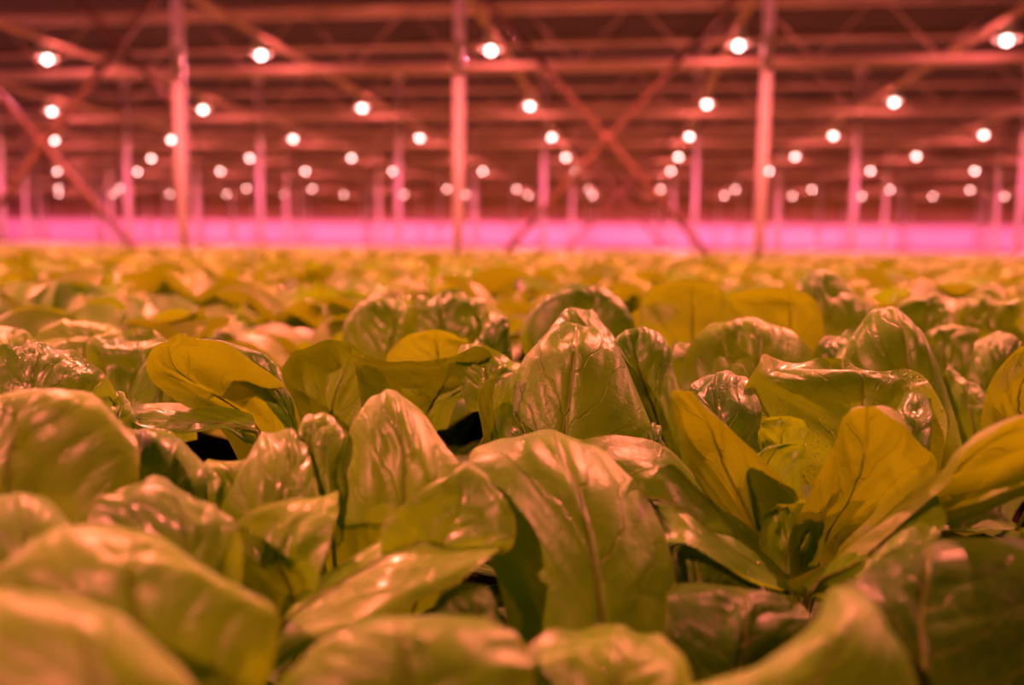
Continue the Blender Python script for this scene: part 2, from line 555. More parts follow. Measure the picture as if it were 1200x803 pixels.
# the open rosette right of centre
leaf('rosette', .52, -.022, -.03, [[(900, 680), (935, 690), (965, 660)], [(838, 605), (890, 630), (948, 590)], [(803, 545), (856, 560), (912, 555)], [(788, 495), (828, 505), (868, 508)], [(784, 466), (803, 468), (828, 472)], [(787, 458), (799, 455), (813, 459)]], 'yw', puff=.003)
leaf('rosette', .50, -.030, -.03, [[(925, 690), (955, 700), (995, 680)], [(925, 630), (975, 650), (1045, 620)], [(944, 576), (1005, 595), (1085, 575)], [(962, 528), (1020, 530), (1092, 540)], [(984, 492), (1020, 484), (1070, 510)], [(996, 481), (1014, 477), (1040, 486)]], 'y', puff=.003)
leaf('rosette', .60, .004, .02, [[(880, 560), (980, 570), (1085, 570)], [(868, 500), (980, 510), (1095, 520)], [(868, 462), (980, 470), (1096, 488)], [(890, 440), (975, 440), (1078, 458)], [(908, 435), (972, 432), (1046, 448)], [(938, 432), (974, 431), (1008, 437)]], 'w', puff=.0045)
leaf('rosette', .56, .014, .03, [[(1040, 560), (1065, 570), (1092, 560)], [(1034, 515), (1062, 525), (1097, 522)], [(1044, 482), (1070, 484), (1098, 492)], [(1060, 460), (1077, 456), (1092, 468)]], 'w', puff=.002)
leaf('rosette', .58, .014, .04, [[(848, 560), (866, 565), (892, 550)], [(824, 505), (852, 515), (886, 512)], [(808, 466), (848, 470), (884, 470)], [(824, 446), (850, 440), (872, 446)], [(840, 440), (852, 437), (862, 440)]], 'w', puff=.002)
leaf('rosette', .555, -.010, .0, [[(892, 575), (918, 580), (945, 565)], [(884, 530), (916, 538), (948, 530)], [(882, 500), (916, 505), (952, 505)], [(894, 489), (920, 486), (944, 492)]], 'w', puff=.002)
leaf('rosette', .53, -.006, .0, [[(880, 620), (910, 620), (940, 600)], [(872, 560), (905, 565), (942, 560)], [(880, 535), (912, 530), (945, 528)], [(900, 525), (920, 518), (945, 518)]], 'n', puff=.002)
leaf('rosette', .47, -.020, -.02, [[(930, 700), (940, 700), (950, 690)], [(1006, 668), (1004, 652), (1002, 632)], [(1096, 624), (1092, 596), (1080, 566)], [(1180, 592), (1160, 556), (1118, 520)], [(1270, 570), (1235, 520), (1165, 484)], [(1300, 540), (1290, 505), (1240, 478)]], 'y', puff=.003, ds=-.05)
leaf('rosette', .45, .010, .0, [[(950, 700), (945, 692), (938, 682)], [(1020, 690), (1010, 668), (1000, 632)], [(1075, 660), (1068, 625), (1062, 590)], [(1110, 610), (1100, 590), (1092, 560)]], 'n', puff=.004, cd=.02)
leaf('rosette', .52, .006, -.01, [[(905, 665), (925, 672), (950, 660)], [(895, 630), (925, 640), (960, 625)], [(900, 600), (925, 605), (950, 592)], [(912, 590), (925, 586), (940, 584)]], 'n', puff=.002)
# the big pink leaf lying in the middle foreground
leaf('blush', .44, .026, .09, [[(600, 770), (700, 790), (800, 775)], [(594, 716), (690, 724), (788, 712)], [(574, 640), (676, 642), (782, 648)], [(556, 572), (664, 570), (750, 580)], [(556, 534), (652, 530), (712, 540)], [(580, 519), (648, 513), (688, 521)], [(608, 513), (648, 510), (672, 514)]], puff=.003)
leaf('blush', .50, .012, .04, [[(680, 660), (690, 580), (672, 522)], [(745, 650), (765, 580), (725, 514)], [(800, 640), (806, 592), (778, 530)], [(850, 668), (850, 628), (838, 590)], [(905, 688), (900, 664), (888, 632)], [(948, 700), (944, 690), (936, 678)]], puff=.003, ds=-.04, cd=.04)
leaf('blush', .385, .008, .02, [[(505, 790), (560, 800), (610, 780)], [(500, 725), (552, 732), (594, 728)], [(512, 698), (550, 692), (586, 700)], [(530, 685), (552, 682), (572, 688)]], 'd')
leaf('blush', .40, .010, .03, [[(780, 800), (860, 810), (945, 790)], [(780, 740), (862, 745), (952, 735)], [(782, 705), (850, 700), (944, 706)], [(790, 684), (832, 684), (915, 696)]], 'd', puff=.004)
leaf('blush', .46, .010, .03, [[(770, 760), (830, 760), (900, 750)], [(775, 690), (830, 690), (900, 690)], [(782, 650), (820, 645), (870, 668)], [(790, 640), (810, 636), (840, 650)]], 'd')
# left of it: the pale pointed leaf with the wet fold in front
leaf('fold', .47, .022, .045, [[(400, 720), (460, 730), (530, 700)], [(382, 640), (456, 648), (560, 620)], [(392, 568), (460, 570), (544, 560)], [(414, 505), (460, 508), (508, 508)], [(434, 470), (458, 466), (482, 476)], [(446, 462), (458, 459), (470, 464)]], puff=.003)
leaf('fold', .41, -.008, .03, [[(450, 650), (510, 655), (588, 648)], [(452, 615), (525, 625), (602, 628)], [(488, 582), (545, 592), (594, 594)], [(524, 556), (552, 552), (578, 566)], [(538, 548), (552, 545), (564, 552)]], 'w', rib=False, puff=.002)
leaf('fold', .38, .010, .02, [[(262, 850), (292, 810), (320, 760)], [(330, 775), (335, 740), (345, 700)], [(405, 735), (400, 700), (405, 650)], [(475, 705), (465, 660), (462, 614)], [(540, 672), (530, 640), (530, 612)], [(588, 640), (590, 632), (592, 620)]], 'w', puff=.003, ds=.03, cd=.035)
leaf('fold', .40, -.010, .03, [[(335, 740), (345, 730), (356, 720)], [(300, 690), (338, 690), (366, 670)], [(262, 640), (320, 645), (384, 620)], [(300, 600), (340, 602), (392, 588)], [(345, 582), (370, 578), (396, 574)]], 'n', puff=.002)
leaf('fold', .47, .012, .03, [[(372, 640), (392, 640), (412, 620)], [(350, 560), (380, 570), (408, 560)], [(344, 512), (370, 515), (410, 510)], [(352, 491), (372, 488), (398, 496)], [(362, 485), (373, 483), (386, 488)]], 'w', puff=.003)
leaf('fold', .45, .016, .04, [[(280, 660), (335, 670), (395, 650)], [(250, 600), (325, 610), (392, 600)], [(272, 548), (330, 555), (382, 568)], [(292, 516), (330, 514), (362, 530)], [(306, 505), (328, 500), (346, 508)]], 'w', puff=.0035)
# left: the cupped leaf with bubbled skin
leaf('bubble', .46, .014, .03, [[(90, 680), (170, 690), (262, 660)], [(78, 610), (165, 615), (266, 600)], [(92, 556), (165, 556), (258, 560)], [(112, 516), (165, 510), (230, 525)], [(134, 502), (168, 498), (200, 504)]], 'w', puff=.0045)
leaf('bubble', .38, .008, .03, [[(105, 720), (190, 730), (280, 700)], [(102, 650), (190, 655), (284, 640)], [(108, 600), (190, 605), (268, 612)], [(140, 580), (186, 572), (235, 592)], [(165, 566), (186, 562), (205, 572)]], 'w', puff=.003)
leaf('bubble', .455, -.006, .02, [[(236, 640), (270, 640), (300, 620)], [(230, 580), (265, 585), (300, 575)], [(236, 548), (264, 552), (296, 545)], [(244, 538), (266, 542), (290, 537)]], 'w')
# far left: the big dim leaf and the wet one behind it
leaf('shade', .42, .012, .03, [[(-90, 700), (30, 710), (150, 680)], [(-90, 600), (30, 610), (160, 590)], [(-70, 520), (45, 525), (162, 520)], [(-25, 470), (62, 470), (140, 482)], [(25, 455), (68, 451), (108, 460)]], 'm', puff=.003)
leaf('shade', .335, .012, .04, [[(-70, 760), (30, 770), (120, 740)], [(-60, 680), (30, 680), (104, 670)], [(-50, 620), (30, 620), (92, 622)], [(-20, 588), (28, 583), (70, 594)], [(5, 580), (28, 577), (52, 582)]], puff=.002)
leaf('brim', .62, .010, .03, [[(-40, 540), (50, 550), (150, 520)], [(-40, 470), (50, 475), (140, 470)], [(-25, 430), (48, 436), (112, 440)], [(10, 412), (46, 410), (84, 420)], [(25, 409), (46, 407), (66, 412)]], 'w', puff=.003)
leaf('brim', .60, .008, .03, [[(90, 560), (125, 560), (165, 540)], [(92, 500), (128, 500), (162, 490)], [(100, 468), (130, 466), (158, 474)], [(115, 458), (130, 456), (146, 462)]], 'n')
leaf('brim', .58, .008, .03, [[(-60, 540), (0, 540), (60, 520)], [(-50, 480), (0, 482), (50, 475)], [(-30, 462), (0, 462), (34, 464)]], 'y')
# the curling yellow-green leaf left of centre
leaf('curl', .62, -.024, -.04, [[(300, 560), (325, 560), (352, 550)], [(262, 492), (305, 500), (345, 500)], [(208, 462), (262, 460), (325, 455)], [(183, 436), (220, 428), (282, 424)], [(186, 412), (208, 406), (250, 405)], [(196, 401), (212, 398), (232, 398)]], 'y', puff=.002)
leaf('curl', .625, .012, .03, [[(345, 520), (350, 515), (352, 505)], [(312, 474), (326, 462), (332, 442)], [(262, 424), (285, 418), (312, 416)], [(215, 400), (240, 397), (265, 400)]], 'n', rib=False, puff=.002)
leaf('curl', .60, .008, .03, [[(300, 525), (300, 505), (296, 486)], [(262, 505), (262, 492), (262, 478)], [(215, 508), (213, 490), (215, 474)], [(165, 500), (162, 488), (168, 474)], [(150, 490), (150, 484), (155, 477)]], 'w', puff=.002, cd=.025)
#leaf('curl', .66, .004, .03, [[(200, 590), (270, 600), (350, 580)], [(190, 540), (265, 545), (345, 540)], [(200, 512), (260, 510), (330, 520)]], 'd')
# the long dark leaf with a scalloped rim behind it
leaf('rim', .68, -.020, -.01, [[(345, 560), (385, 560), (430, 550)], [(326, 490), (382, 500), (445, 490)], [(324, 448), (384, 452), (450, 452)], [(344, 418), (392, 418), (440, 426)], [(368, 404), (396, 401), (424, 412)]], 'm', puff=.003)
leaf('rim', .67, -.020, -.02, [[(436, 520), (492, 515), (516, 500)], [(428, 482), (496, 484), (532, 464)], [(422, 448), (498, 454), (588, 446)], [(416, 424), (497, 434), (572, 416)], [(424, 418), (496, 429), (556, 406)]], 'm', puff=.003)
leaf('rim', .655, .012, .03, [[(560, 480), (585, 480), (612, 460)], [(540, 440), (575, 448), (612, 446)], [(540, 415), (575, 424), (608, 434)], [(550, 405), (572, 410), (598, 424)]], 'n', puff=.003)
leaf('rim', .80, .010, -.02, [[(465, 470), (508, 475), (560, 455)], [(452, 422), (505, 425), (558, 415)], [(470, 398), (508, 396), (548, 400)], [(490, 390), (510, 387), (530, 391)]], 'y', puff=.001)
#leaf('rim', .66, .004, .02, [[(420, 600), (480, 610), (560, 590)], [(400, 540), (480, 550), (570, 530)], [(430, 510), (490, 505), (560, 500)]], 'd')
# right edge
leaf('edge', .68, .010, -.02, [[(1150, 570), (1210, 580), (1280, 560)], [(1150, 500), (1205, 505), (1275, 490)], [(1158, 455), (1205, 452), (1262, 440)], [(1180, 420), (1215, 414), (1250, 412)], [(1196, 406), (1216, 402), (1236, 404)]], 'y', puff=.002)
leaf('edge', .84, .016, .04, [[(1145, 500), (1170, 505), (1205, 480)], [(1138, 440), (1168, 445), (1200, 435)], [(1144, 408), (1170, 406), (1196, 408)], [(1156, 394), (1172, 391), (1188, 395)]], puff=.003)
# bottom right
leaf('cone', .30, .020, .04, [[(770, 880), (930, 900), (1110, 880)], [(800, 805), (940, 815), (1082, 800)], [(880, 774), (975, 765), (1062, 752)], [(944, 735), (990, 722), (1040, 718)], [(960, 704), (988, 694), (1018, 700)], [(974, 688), (988, 684), (1000, 688)]], puff=.002)
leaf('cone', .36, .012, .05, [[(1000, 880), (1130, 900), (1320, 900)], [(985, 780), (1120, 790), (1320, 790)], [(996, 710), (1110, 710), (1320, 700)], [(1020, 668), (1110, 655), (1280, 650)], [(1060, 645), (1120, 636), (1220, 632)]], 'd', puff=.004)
# bottom middle
leaf('pads', .315, .012, .04, [[(600, 900), (710, 910), (820, 880)], [(606, 820), (710, 825), (806, 815)], [(622, 775), (712, 775), (796, 785)], [(655, 750), (714, 748), (768, 758)], [(680, 742), (716, 740), (745, 744)]], puff=.003)
leaf('pads', .30, .012, .025, [[(270, 900), (470, 920), (640, 880)], [(320, 810), (480, 820), (630, 805)], [(350, 768), (485, 765), (622, 770)], [(395, 738), (490, 733), (606, 740)], [(430, 724), (500, 718), (570, 724)]], puff=.003)
# bottom left
leaf('giant', .24, .012, .035, [[(-120, 940), (80, 960), (260, 920)], [(-110, 840), (80, 850), (246, 840)], [(-90, 760), (70, 770), (205, 775)], [(-50, 700), (60, 712), (140, 722)], [(-20, 688), (40, 692), (90, 700)]], puff=.002)
leaf('giant', .30, .006, .03, [[(20, 840), (180, 850), (310, 820)], [(-20, 740), (150, 760), (325, 750)], [(-20, 680), (140, 690), (318, 706)], [(20, 640), (130, 640), (255, 668)], [(60, 618), (125, 612), (190, 630)]], 'n', puff=.004)
leaf('giant', .31, .010, .02, [[(180, 840), (230, 840), (290, 830)], [(165, 770), (230, 780), (300, 765)], [(180, 740), (235, 735), (295, 728)], [(205, 728), (240, 722), (275, 720)]], 'n', puff=.006)
# second rank, going soft
leaf('knoll', .92, .016, .03, [[(625, 450), (695, 460), (765, 440)], [(606, 395), (690, 400), (752, 392)], [(618, 360), (688, 358), (745, 366)], [(645, 342), (688, 337), (725, 346)], [(668, 335), (690, 332), (710, 336)]], 'n')
leaf('knoll', .86, .012, .03, [[(560, 450), (582, 455), (606, 440)], [(556, 405), (580, 410), (604, 400)], [(562, 382), (582, 380), (600, 386)], [(572, 375), (583, 373), (594, 376)]], 'w', puff=.003)
leaf('veil', 1.0, .010, -.03, [[(850, 460), (910, 470), (970, 455)], [(846, 395), (908, 400), (968, 395)], [(852, 355), (910, 352), (962, 364)], [(870, 341), (912, 338), (946, 344)]], 'y', puff=.001)
leaf('veil', 1.02, .010, -.03, [[(755, 450), (800, 455), (850, 445)], [(746, 380), (800, 385), (856, 380)], [(758, 345), (805, 340), (850, 348)], [(780, 333), (808, 330), (835, 335)]], 'y', puff=.001)
leaf('hill', 1.12, .020, .04, [[(930, 420), (975, 430), (1035, 415)], [(925, 370), (975, 375), (1030, 370)], [(934, 335), (966, 332), (1004, 345)], [(946, 321), (962, 317), (982, 324)]], 'n', puff=.003)
leaf('wrinkle', .88, .016, .04, [[(40, 470), (100, 475), (170, 460)], [(30, 415), (98, 418), (165, 415)], [(42, 388), (98, 384), (150, 392)], [(62, 379), (95, 376), (128, 380)]], 'n', puff=.004)
leaf('wrinkle', .76, .016, .04, [[(125, 520), (172, 530), (220, 515)], [(112, 460), (165, 465), (222, 455)], [(120, 418), (165, 414), (212, 420)], [(138, 400), (165, 396), (194, 402)]], 'n', puff=.004)
leaf('wrinkle', .80, .012, .03, [[(-60, 470), (-5, 475), (60, 460)], [(-60, 410), (-5, 412), (50, 410)], [(-40, 385), (-8, 380), (30, 388)]], 'n', puff=.003)
leaf('ridge', .98, .016, .04, [[(405, 440), (450, 445), (500, 430)], [(400, 390), (448, 392), (500, 385)], [(415, 360), (452, 356), (490, 364)], [(432, 352), (454, 348), (472, 352)]], 'n', puff=.003)
leaf('ridge', .95, .014, .03, [[(480, 430), (525, 435), (575, 420)], [(478, 385), (525, 388), (572, 382)], [(492, 360), (528, 355), (560, 362)], [(508, 350), (530, 347), (548, 351)]], 'n', puff=.003)
leaf('blade', 1.0, .014, .03, [[(1140, 430), (1170, 435), (1210, 420)], [(1120, 385), (1160, 388), (1200, 385)], [(1128, 362), (1160, 358), (1188, 364)], [(1142, 354), (1160, 351), (1174, 355)]], 'w', puff=.003)
leaf('blade', .92, .010, .03, [[(1080, 470), (1115, 475), (1155, 460)], [(1078, 420), (1115, 424), (1150, 418)], [(1088, 394), (1115, 390), (1142, 396)], [(1100, 385), (1115, 382), (1130, 386)]], 'n', puff=.003)
leaf('blade', 1.05, .008, .02, [[(1040, 420), (1080, 425), (1130, 410)], [(1036, 375), (1080, 378), (1124, 372)], [(1052, 355), (1082, 350), (1112, 356)], [(1066, 347), (1084, 344), (1100, 348)]], 'n', puff=.003)

LAB = {
    'dome': 'lettuce in sharp focus with one tall domed leaf at the middle of the bed',
    'twin': 'sharp lettuce with a narrow upright leaf beside a broad arched one, right of tall dome',
    'pyramid': 'lettuce with a big pink-lit pyramid-shaped leaf showing pale branching veins',
    'rosette': 'open lettuce rosette with yellow-green leaves curled around a dark hollow, right of centre',
    'blush': 'lettuce with the broad rounded pink-lit leaf lying over the centre foreground',
    'fold': 'lettuce with a pale pointed leaf standing behind a wet folded drooping leaf',
    'bubble': 'wet lettuce with a cupped bubbly leaf, between the dim left-edge leaf and the pointed leaf',
    'shade': 'lettuce with a large dim brownish leaf cut by the left edge of the photo',
    'brim': 'dark wet lettuce with a low arched rim behind the big dim left-edge leaf',
    'curl': 'lettuce with a yellow-green leaf curling over a black gap, pink along its top fold',
    'rim': 'lettuce with dark hollow leaves under a long scalloped pale rim, left of the tall dome',
    'edge': 'lettuce with a smooth yellow-green leaf cut by the right edge of the photo',
    'cone': 'blurred lettuce with a bright cone-shaped leaf and a dark creased one, bottom right corner',
    'pads': 'blurred lettuce with two low pinkish rounded pads along the bottom centre',
    'giant': 'very blurred nearest lettuce filling the bottom left corner',
    'knoll': 'soft green lettuce hump right behind the tall domed leaf',
    'veil': 'out of focus lettuce with two translucent yellow-green leaves behind the low broad arch',
    'hill': 'out of focus pinkish rounded lettuce peak between the yellow leaves and the pyramid leaf',
    'wrinkle': 'lettuce with wrinkled pink-lit leaves behind the dark wet lettuce at left',
    'ridge': 'soft pink lettuce leaves behind the small yellow leaf, left of the tall dome',
    'blade': 'soft lettuce with small glossy pink-lit leaves right of the pyramid leaf',
}
LEAF_MID = leaf_mat('darker_green_leaf', (0.04, 0.17, 0.001), (0.13, 0.34, 0.003), (0.26, 0.55, 0.005), rough=0.42, tfac=0.15)  # darker green copy of the plain leaf, less translucent
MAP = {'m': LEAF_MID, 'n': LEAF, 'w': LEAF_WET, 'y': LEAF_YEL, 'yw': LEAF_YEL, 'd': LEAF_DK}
hero_spots = []
hs = 0
for key, leaves in HERO.items():
    bs = []
    built = []
    for L_ in leaves:
        rows = L_['rows']
        nR = len(rows)
        ctrl = []
        for i, r in enumerate(rows):
            t = i / (nR - 1)
            dd = L_['d'] + L_['l'] * (1.25 * t ** 2.2) + L_['ds'] * t
            ctrl.append([tuple(P3(px, py, dd - (L_['b'] * (1 - 0.5 * t) if c == 1 else 0.0) + L_['cd'] * (c - 1) * min(1, t * 3))) for c, (px, py) in enumerate(r)])
        ctrl = np.array(ctrl)
        bs.append(ctrl[0, 1])
        built.append((L_, ctrl))
    base = np.mean([b for b, (L2, _) in zip(bs, built)], axis=0)
    # the plant stands a little behind the roots of its front leaves
    base = Vector((base[0], base[1] + 0.015, 0.02))
    hero_spots.append((base.x, base.y))
    root = empty('lettuce_plant', base)
    tag(root, LAB[key], 'lettuce', 'lettuce plants in the front of the bed')
    v, f, uv = tube([(0, 0, -0.02), (0, 0, 0.0), (0, 0, 0.02)], 0.017, 0.011, 10)
    link('stem_base', mesh('stem_base', v, f, STEM, uv), root)
    b0 = np.array(base)
    for L_, ctrl in built:
        hs += 1
        v, f, uv, mid = leaf_grid(ctrl - b0, 64, 49, L_['puff'] * (1.9 if L_['mat'] == 'y' else 1.3) * L_['d'] / .55, 500 + hs, L_['wave'], skew=[0.3, -0.35, 0.15, -0.2, 0.4][hs % 5])
        lf = link('leaf', mesh('leaf', v, f, MAP[L_['mat']], uv), root)
        # rib and stalk: from the heart of the plant up the middle of the leaf
        k = int(len(mid) * (0.60 if L_['rib'] else 0.12))
        start = np.array([0, 0, 0.015])
        m0 = mid[0]
        if np.linalg.norm(m0 - start) > 0.02:
            stalk = [start, start * 0.6 + m0 * 0.4 + np.array([0, 0, -0.01]), m0]
            pts = np.concatenate([catmull(np.array(stalk), np.linspace(0, 2, 9))[:-1], mid[:max(k, 3)]])
        else:
            pts = mid[:max(k, 3)]
        v, f, uv = tube(pts, 0.0017 * (L_['d'] / .6) ** .5, 0.0002, 7)
        link('midrib', mesh('midrib', v, f, RIB, uv), lf)
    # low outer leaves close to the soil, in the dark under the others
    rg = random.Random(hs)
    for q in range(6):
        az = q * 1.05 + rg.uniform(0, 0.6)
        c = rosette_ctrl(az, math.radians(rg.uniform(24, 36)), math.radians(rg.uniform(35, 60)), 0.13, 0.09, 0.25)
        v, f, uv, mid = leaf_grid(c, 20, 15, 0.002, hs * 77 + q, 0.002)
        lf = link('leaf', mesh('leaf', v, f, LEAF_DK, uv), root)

# ------------------------------------------------------------------ the rest of the bed
protos = [make_plant('lettuce_plant', 40 + i, (0, -3 - i, 0), big=random.uniform(0.96, 1.08)) for i in range(6)]


def merged_plant(seed, nu, nv, n=13):
    V, Fc, UV, off = [], [], [], 0
    for k, (az, th0, curl, Ln, Wd, cup, tw) in enumerate(plant_specs(seed, 1.0, n)):
        c = rosette_ctrl(az, th0, curl, Ln, Wd, cup, twist=tw)
        v, f, uv, mid = leaf_grid(c, nu, nv, 0.002, seed * 31 + k, 0.003)
        V.append(v)
        Fc.append(f + off)
        UV.append(uv)
        off += len(v)
    return np.concatenate(V), np.concatenate(Fc), np.concatenate(UV)


simple = []
for i in range(6):
    v, f, uv = merged_plant(70 + i, 14, 9)
    simple.append(mesh('lettuce_plant', v, f, LEAF_FAR if i % 3 else LEAF, uv))

SP = 0.235
cands, beside = [], []
ZS = 1.06
jr = random.Random(5)
for iy in range(0, 75):
    y = 0.35 + iy * SP * 0.92
    for ix in range(-70, 60):
        x = (ix + 0.5 * (iy % 2)) * SP
        xx, yy = x + jr.uniform(-.035, .035), y + jr.uniform(-.035, .035)
        s = jr.uniform(1.0, 1.22)
        p = project((xx, yy, 0.15))
        if p is None:
            continue
        px, py, d = p
        mrg = 160 / d ** 0.7
        if d > 15.5 or px < -mrg - 1500 / d or px > W + mrg + 1500 / d:
            continue
        if px < -mrg or px > W + mrg:
            beside.append((d, xx, yy, s, px, iy))
        else:
            cands.append((d, xx, yy, s, px, iy))


def blocked(d, xx, yy):
    if d < 1.02:
        return True
    return any((xx - hx) ** 2 + (yy - hy) ** 2 < 0.17 ** 2 for hx, hy in hero_spots)




def at_post(xx, yy):
    return any(abs(yy - 11.56 * n) < 0.2 and abs((xx + 2.32 + 2) % 4 - 2) < 0.2 for n in (1, 2))


cands = sorted(c for c in cands if not blocked(c[0], c[1], c[2]) and not at_post(c[1], c[2]))
N_IND = 300 - len(HERO)
ind, rest = cands[:N_IND], cands[N_IND:]
rest = rest + [c for c in beside if (c[0] > 1.02 or (c[0] > 0.3 and (c[4] < -230 or c[4] > W + 230))) and not at_post(c[1], c[2])
               and not any((c[1] - hx) ** 2 + (c[2] - hy) ** 2 < 0.19 ** 2 for hx, hy in hero_spots)]
print('heroes', len(HERO), 'hero leaves', hs, 'individual', len(ind), 'rest', len(rest), 'd at switch', ind[-1][0])
PLACE = [(130, 'at the far left'), (290, 'left of the left-hand post'), (450, 'between the left-hand and middle posts'), (600, 'below the middle post'),
         (760, 'below the crossed braces'), (900, 'left of the right-hand post'), (1040, 'right of the right-hand post'), (9999, 'at the far right')]
ORD = ['first', 'second', 'third', 'fourth', 'fifth', 'sixth', 'seventh', 'eighth', 'ninth', 'tenth', 'eleventh', 'twelfth', 'thirteenth', 'fourteenth', 'fifteenth', 'sixteenth', 'seventeenth', 'eighteenth', 'nineteenth', 'twentieth']
rowset = sorted({c[5] for c in ind})
by_row = {}
for c in ind:
    by_row.setdefault(c[5], []).append(c)
for r in by_row:
    by_row[r].sort(key=lambda c: c[4])
used = set()
for i, c in enumerate(ind):
    d, x, y, s, px, iy = c
    rz = jr.uniform(0, 6.28)
    gz = 0.0
    if d < 2.6:
        k = i % 6
        if k not in used:
            used.add(k)
            o = protos[k]
            o.location = (x, y, gz)
            o.rotation_euler = (0, 0, rz)
            o.scale = (s, s, s * ZS)
        else:
            o = copy_thing(protos[k], (x, y, gz), rz, s)
            o.scale = (s, s, s * ZS)
    else:
        o = link('lettuce_plant', simple[i % 6])
        o.location = (x, y, gz)
        o.rotation_euler = (0, 0, rz)
        o.scale = (s, s, s * ZS)
    row = by_row[iy]
    rn, cn = rowset.index(iy), row.index(c)
    if d < 3.0 and rn < 20 and cn < 20:
        lab = 'soft-focus lettuce, %s from the left in the %s row behind the sharp plants' % (ORD[cn], ORD[rn])
        grp = 'soft-focus lettuce plants in the middle of the bed'
    else:
        where = next(w for lim, w in PLACE if px < lim)
        band = 'in the middle distance' if d < 4.2 else 'in the far part of the bed'
        lab = 'small blurred lettuce %s, %s' % (band, where)
        grp = 'blurred lettuces %s, %s' % (band, where)
    tag(o, lab, 'lettuce', grp)

# all further plants: one mass
V, Fc, UV, off = [], [], [], 0
lows = [merged_plant(120 + i, 7, 5, 9) for i in range(8)]
mids = [merged_plant(140 + i, 14, 9) for i in range(4)]
for i, (d, x, y, s, px, iy) in enumerate(rest):
    v, f, uv = lows[i % 8] if d > 4 else mids[i % 4]
    a = jr.uniform(0, 6.28)
    ca, sa = math.cos(a), math.sin(a)
    vv = np.stack([(v[:, 0] * ca - v[:, 1] * sa) * s + x, (v[:, 0] * sa + v[:, 1] * ca) * s + y, v[:, 2] * s * ZS], -1)
    V.append(vv)
    Fc.append(f + off)
    UV.append(uv)
    off += len(v)
# beyond 15 m the canopy closes into one bumpy cover
ys = np.concatenate([np.arange(14.5, 30, 0.12), np.arange(30, 57.8, 0.3)])
nx = 240
ed = []
for yv in ys:
    xl, xr = -0.80 * yv - 1.0, 0.52 * yv + 1.0
    xs = np.linspace(max(xl, -49.5), min(xr, 49.5), nx)
    ed.append(np.stack([xs, np.full(nx, yv), np.zeros(nx)], -1))
G = np.array(ed)
G[:, :, 2] = 0.20 + 0.035 * RNG.standard_normal(G.shape[:2]).clip(-1.5, 1.5)
idx = np.arange(G.shape[0] * nx).reshape(-1, nx)
gf = np.stack([idx[:-1, :-1], idx[:-1, 1:], idx[1:, 1:], idx[1:, :-1]], -1).reshape(-1, 4)
V.append(G.reshape(-1, 3))
Fc.append(gf + off)
UV.append(np.stack([0.25 + 0.2 * RNG.random(idx.size), RNG.random(idx.size)], -1))
o = link('lettuce_field', mesh('lettuce_field', np.concatenate(V), np.concatenate(Fc), LEAF_FAR, np.concatenate(UV)))
tag(o, 'blurred green carpet of far lettuces reaching to the pale pink wall', 'lettuce', kind='stuff')

# ------------------------------------------------------------------ the house
D_END = 58.0
XL, XR = -50.0, 50.0
ZC = 6.4
link('floor', MB().box((XL, -8, -0.3), (XR, D_END, 0.0)).data('floor', SOIL), kind='structure')
link('ceiling', MB().box((XL, -8, ZC), (XR, D_END, ZC + 0.1)).data('ceiling', CEIL), kind='structure')
link('wall_back', MB().box((XL, D_END, 0), (XR, D_END + 0.2, ZC)).data('wall_back', REDWALL), kind='structure')
link('wall_left', MB().box((XL - 0.2, -8, 0), (XL, D_END, ZC)).data('wall_left', REDWALL), kind='structure')
link('wall_right', MB().box((XR, -8, 0), (XR + 0.2, D_END, ZC)).data('wall_right', REDWALL), kind='structure')
link('wall_front', MB().box((XL, -8.2, 0), (XR, -8, ZC)).data('wall_front', REDWALL), kind='structure')
link('trim_1', MB().box((XL, D_END - 0.08, 0), (XR, D_END, 2.0)).data('trim_1', FOIL), kind='structure')
link('trim_2', MB().box((XL, -8, 0), (XL + 0.08, D_END - 0.08, 2.0)).data('trim_2', FOIL), kind='structure')
link('trim_3', MB().box((XR - 0.08, -8, 0), (XR, D_END - 0.08, 2.0)).data('trim_3', FOIL), kind='structure')


def visible(x, y, z, m=30):
    p = project((x, y, z))
    return p is not None and -m < p[0] < W + m and -m < p[1] < H + m


def vis_x(x, y, m=40):
    p = project((x, y, CZ))
    return p is not None and -m < p[0] < W + m


S = 4.0
X0, PD = -2.32, 11.56
L0, D1, DD, LH = -2.358, 14.40, 5.637, 3.22

# posts
post_h = 4.95
pm = MB().box((-0.06, -0.06, 0), (0.06, 0.06, post_h)).data('shaft', STEEL)
fm = MB().box((-0.13, -0.13, 0), (0.13, 0.13, 0.02)).data('foot_plate', STEEL)
cm = MB().box((-0.16, -0.10, post_h - 0.18), (0.16, 0.10, post_h - 0.16)).box((-0.11, -0.08, post_h - 0.16), (0.11, 0.08, post_h)).data('bracket', STEEL)


def make_post(x, y):
    r = empty('support_post', (x, y, 0))
    link('shaft', pm, r)
    link('foot_plate', fm, r)
    link('bracket', cm, r)
    return r


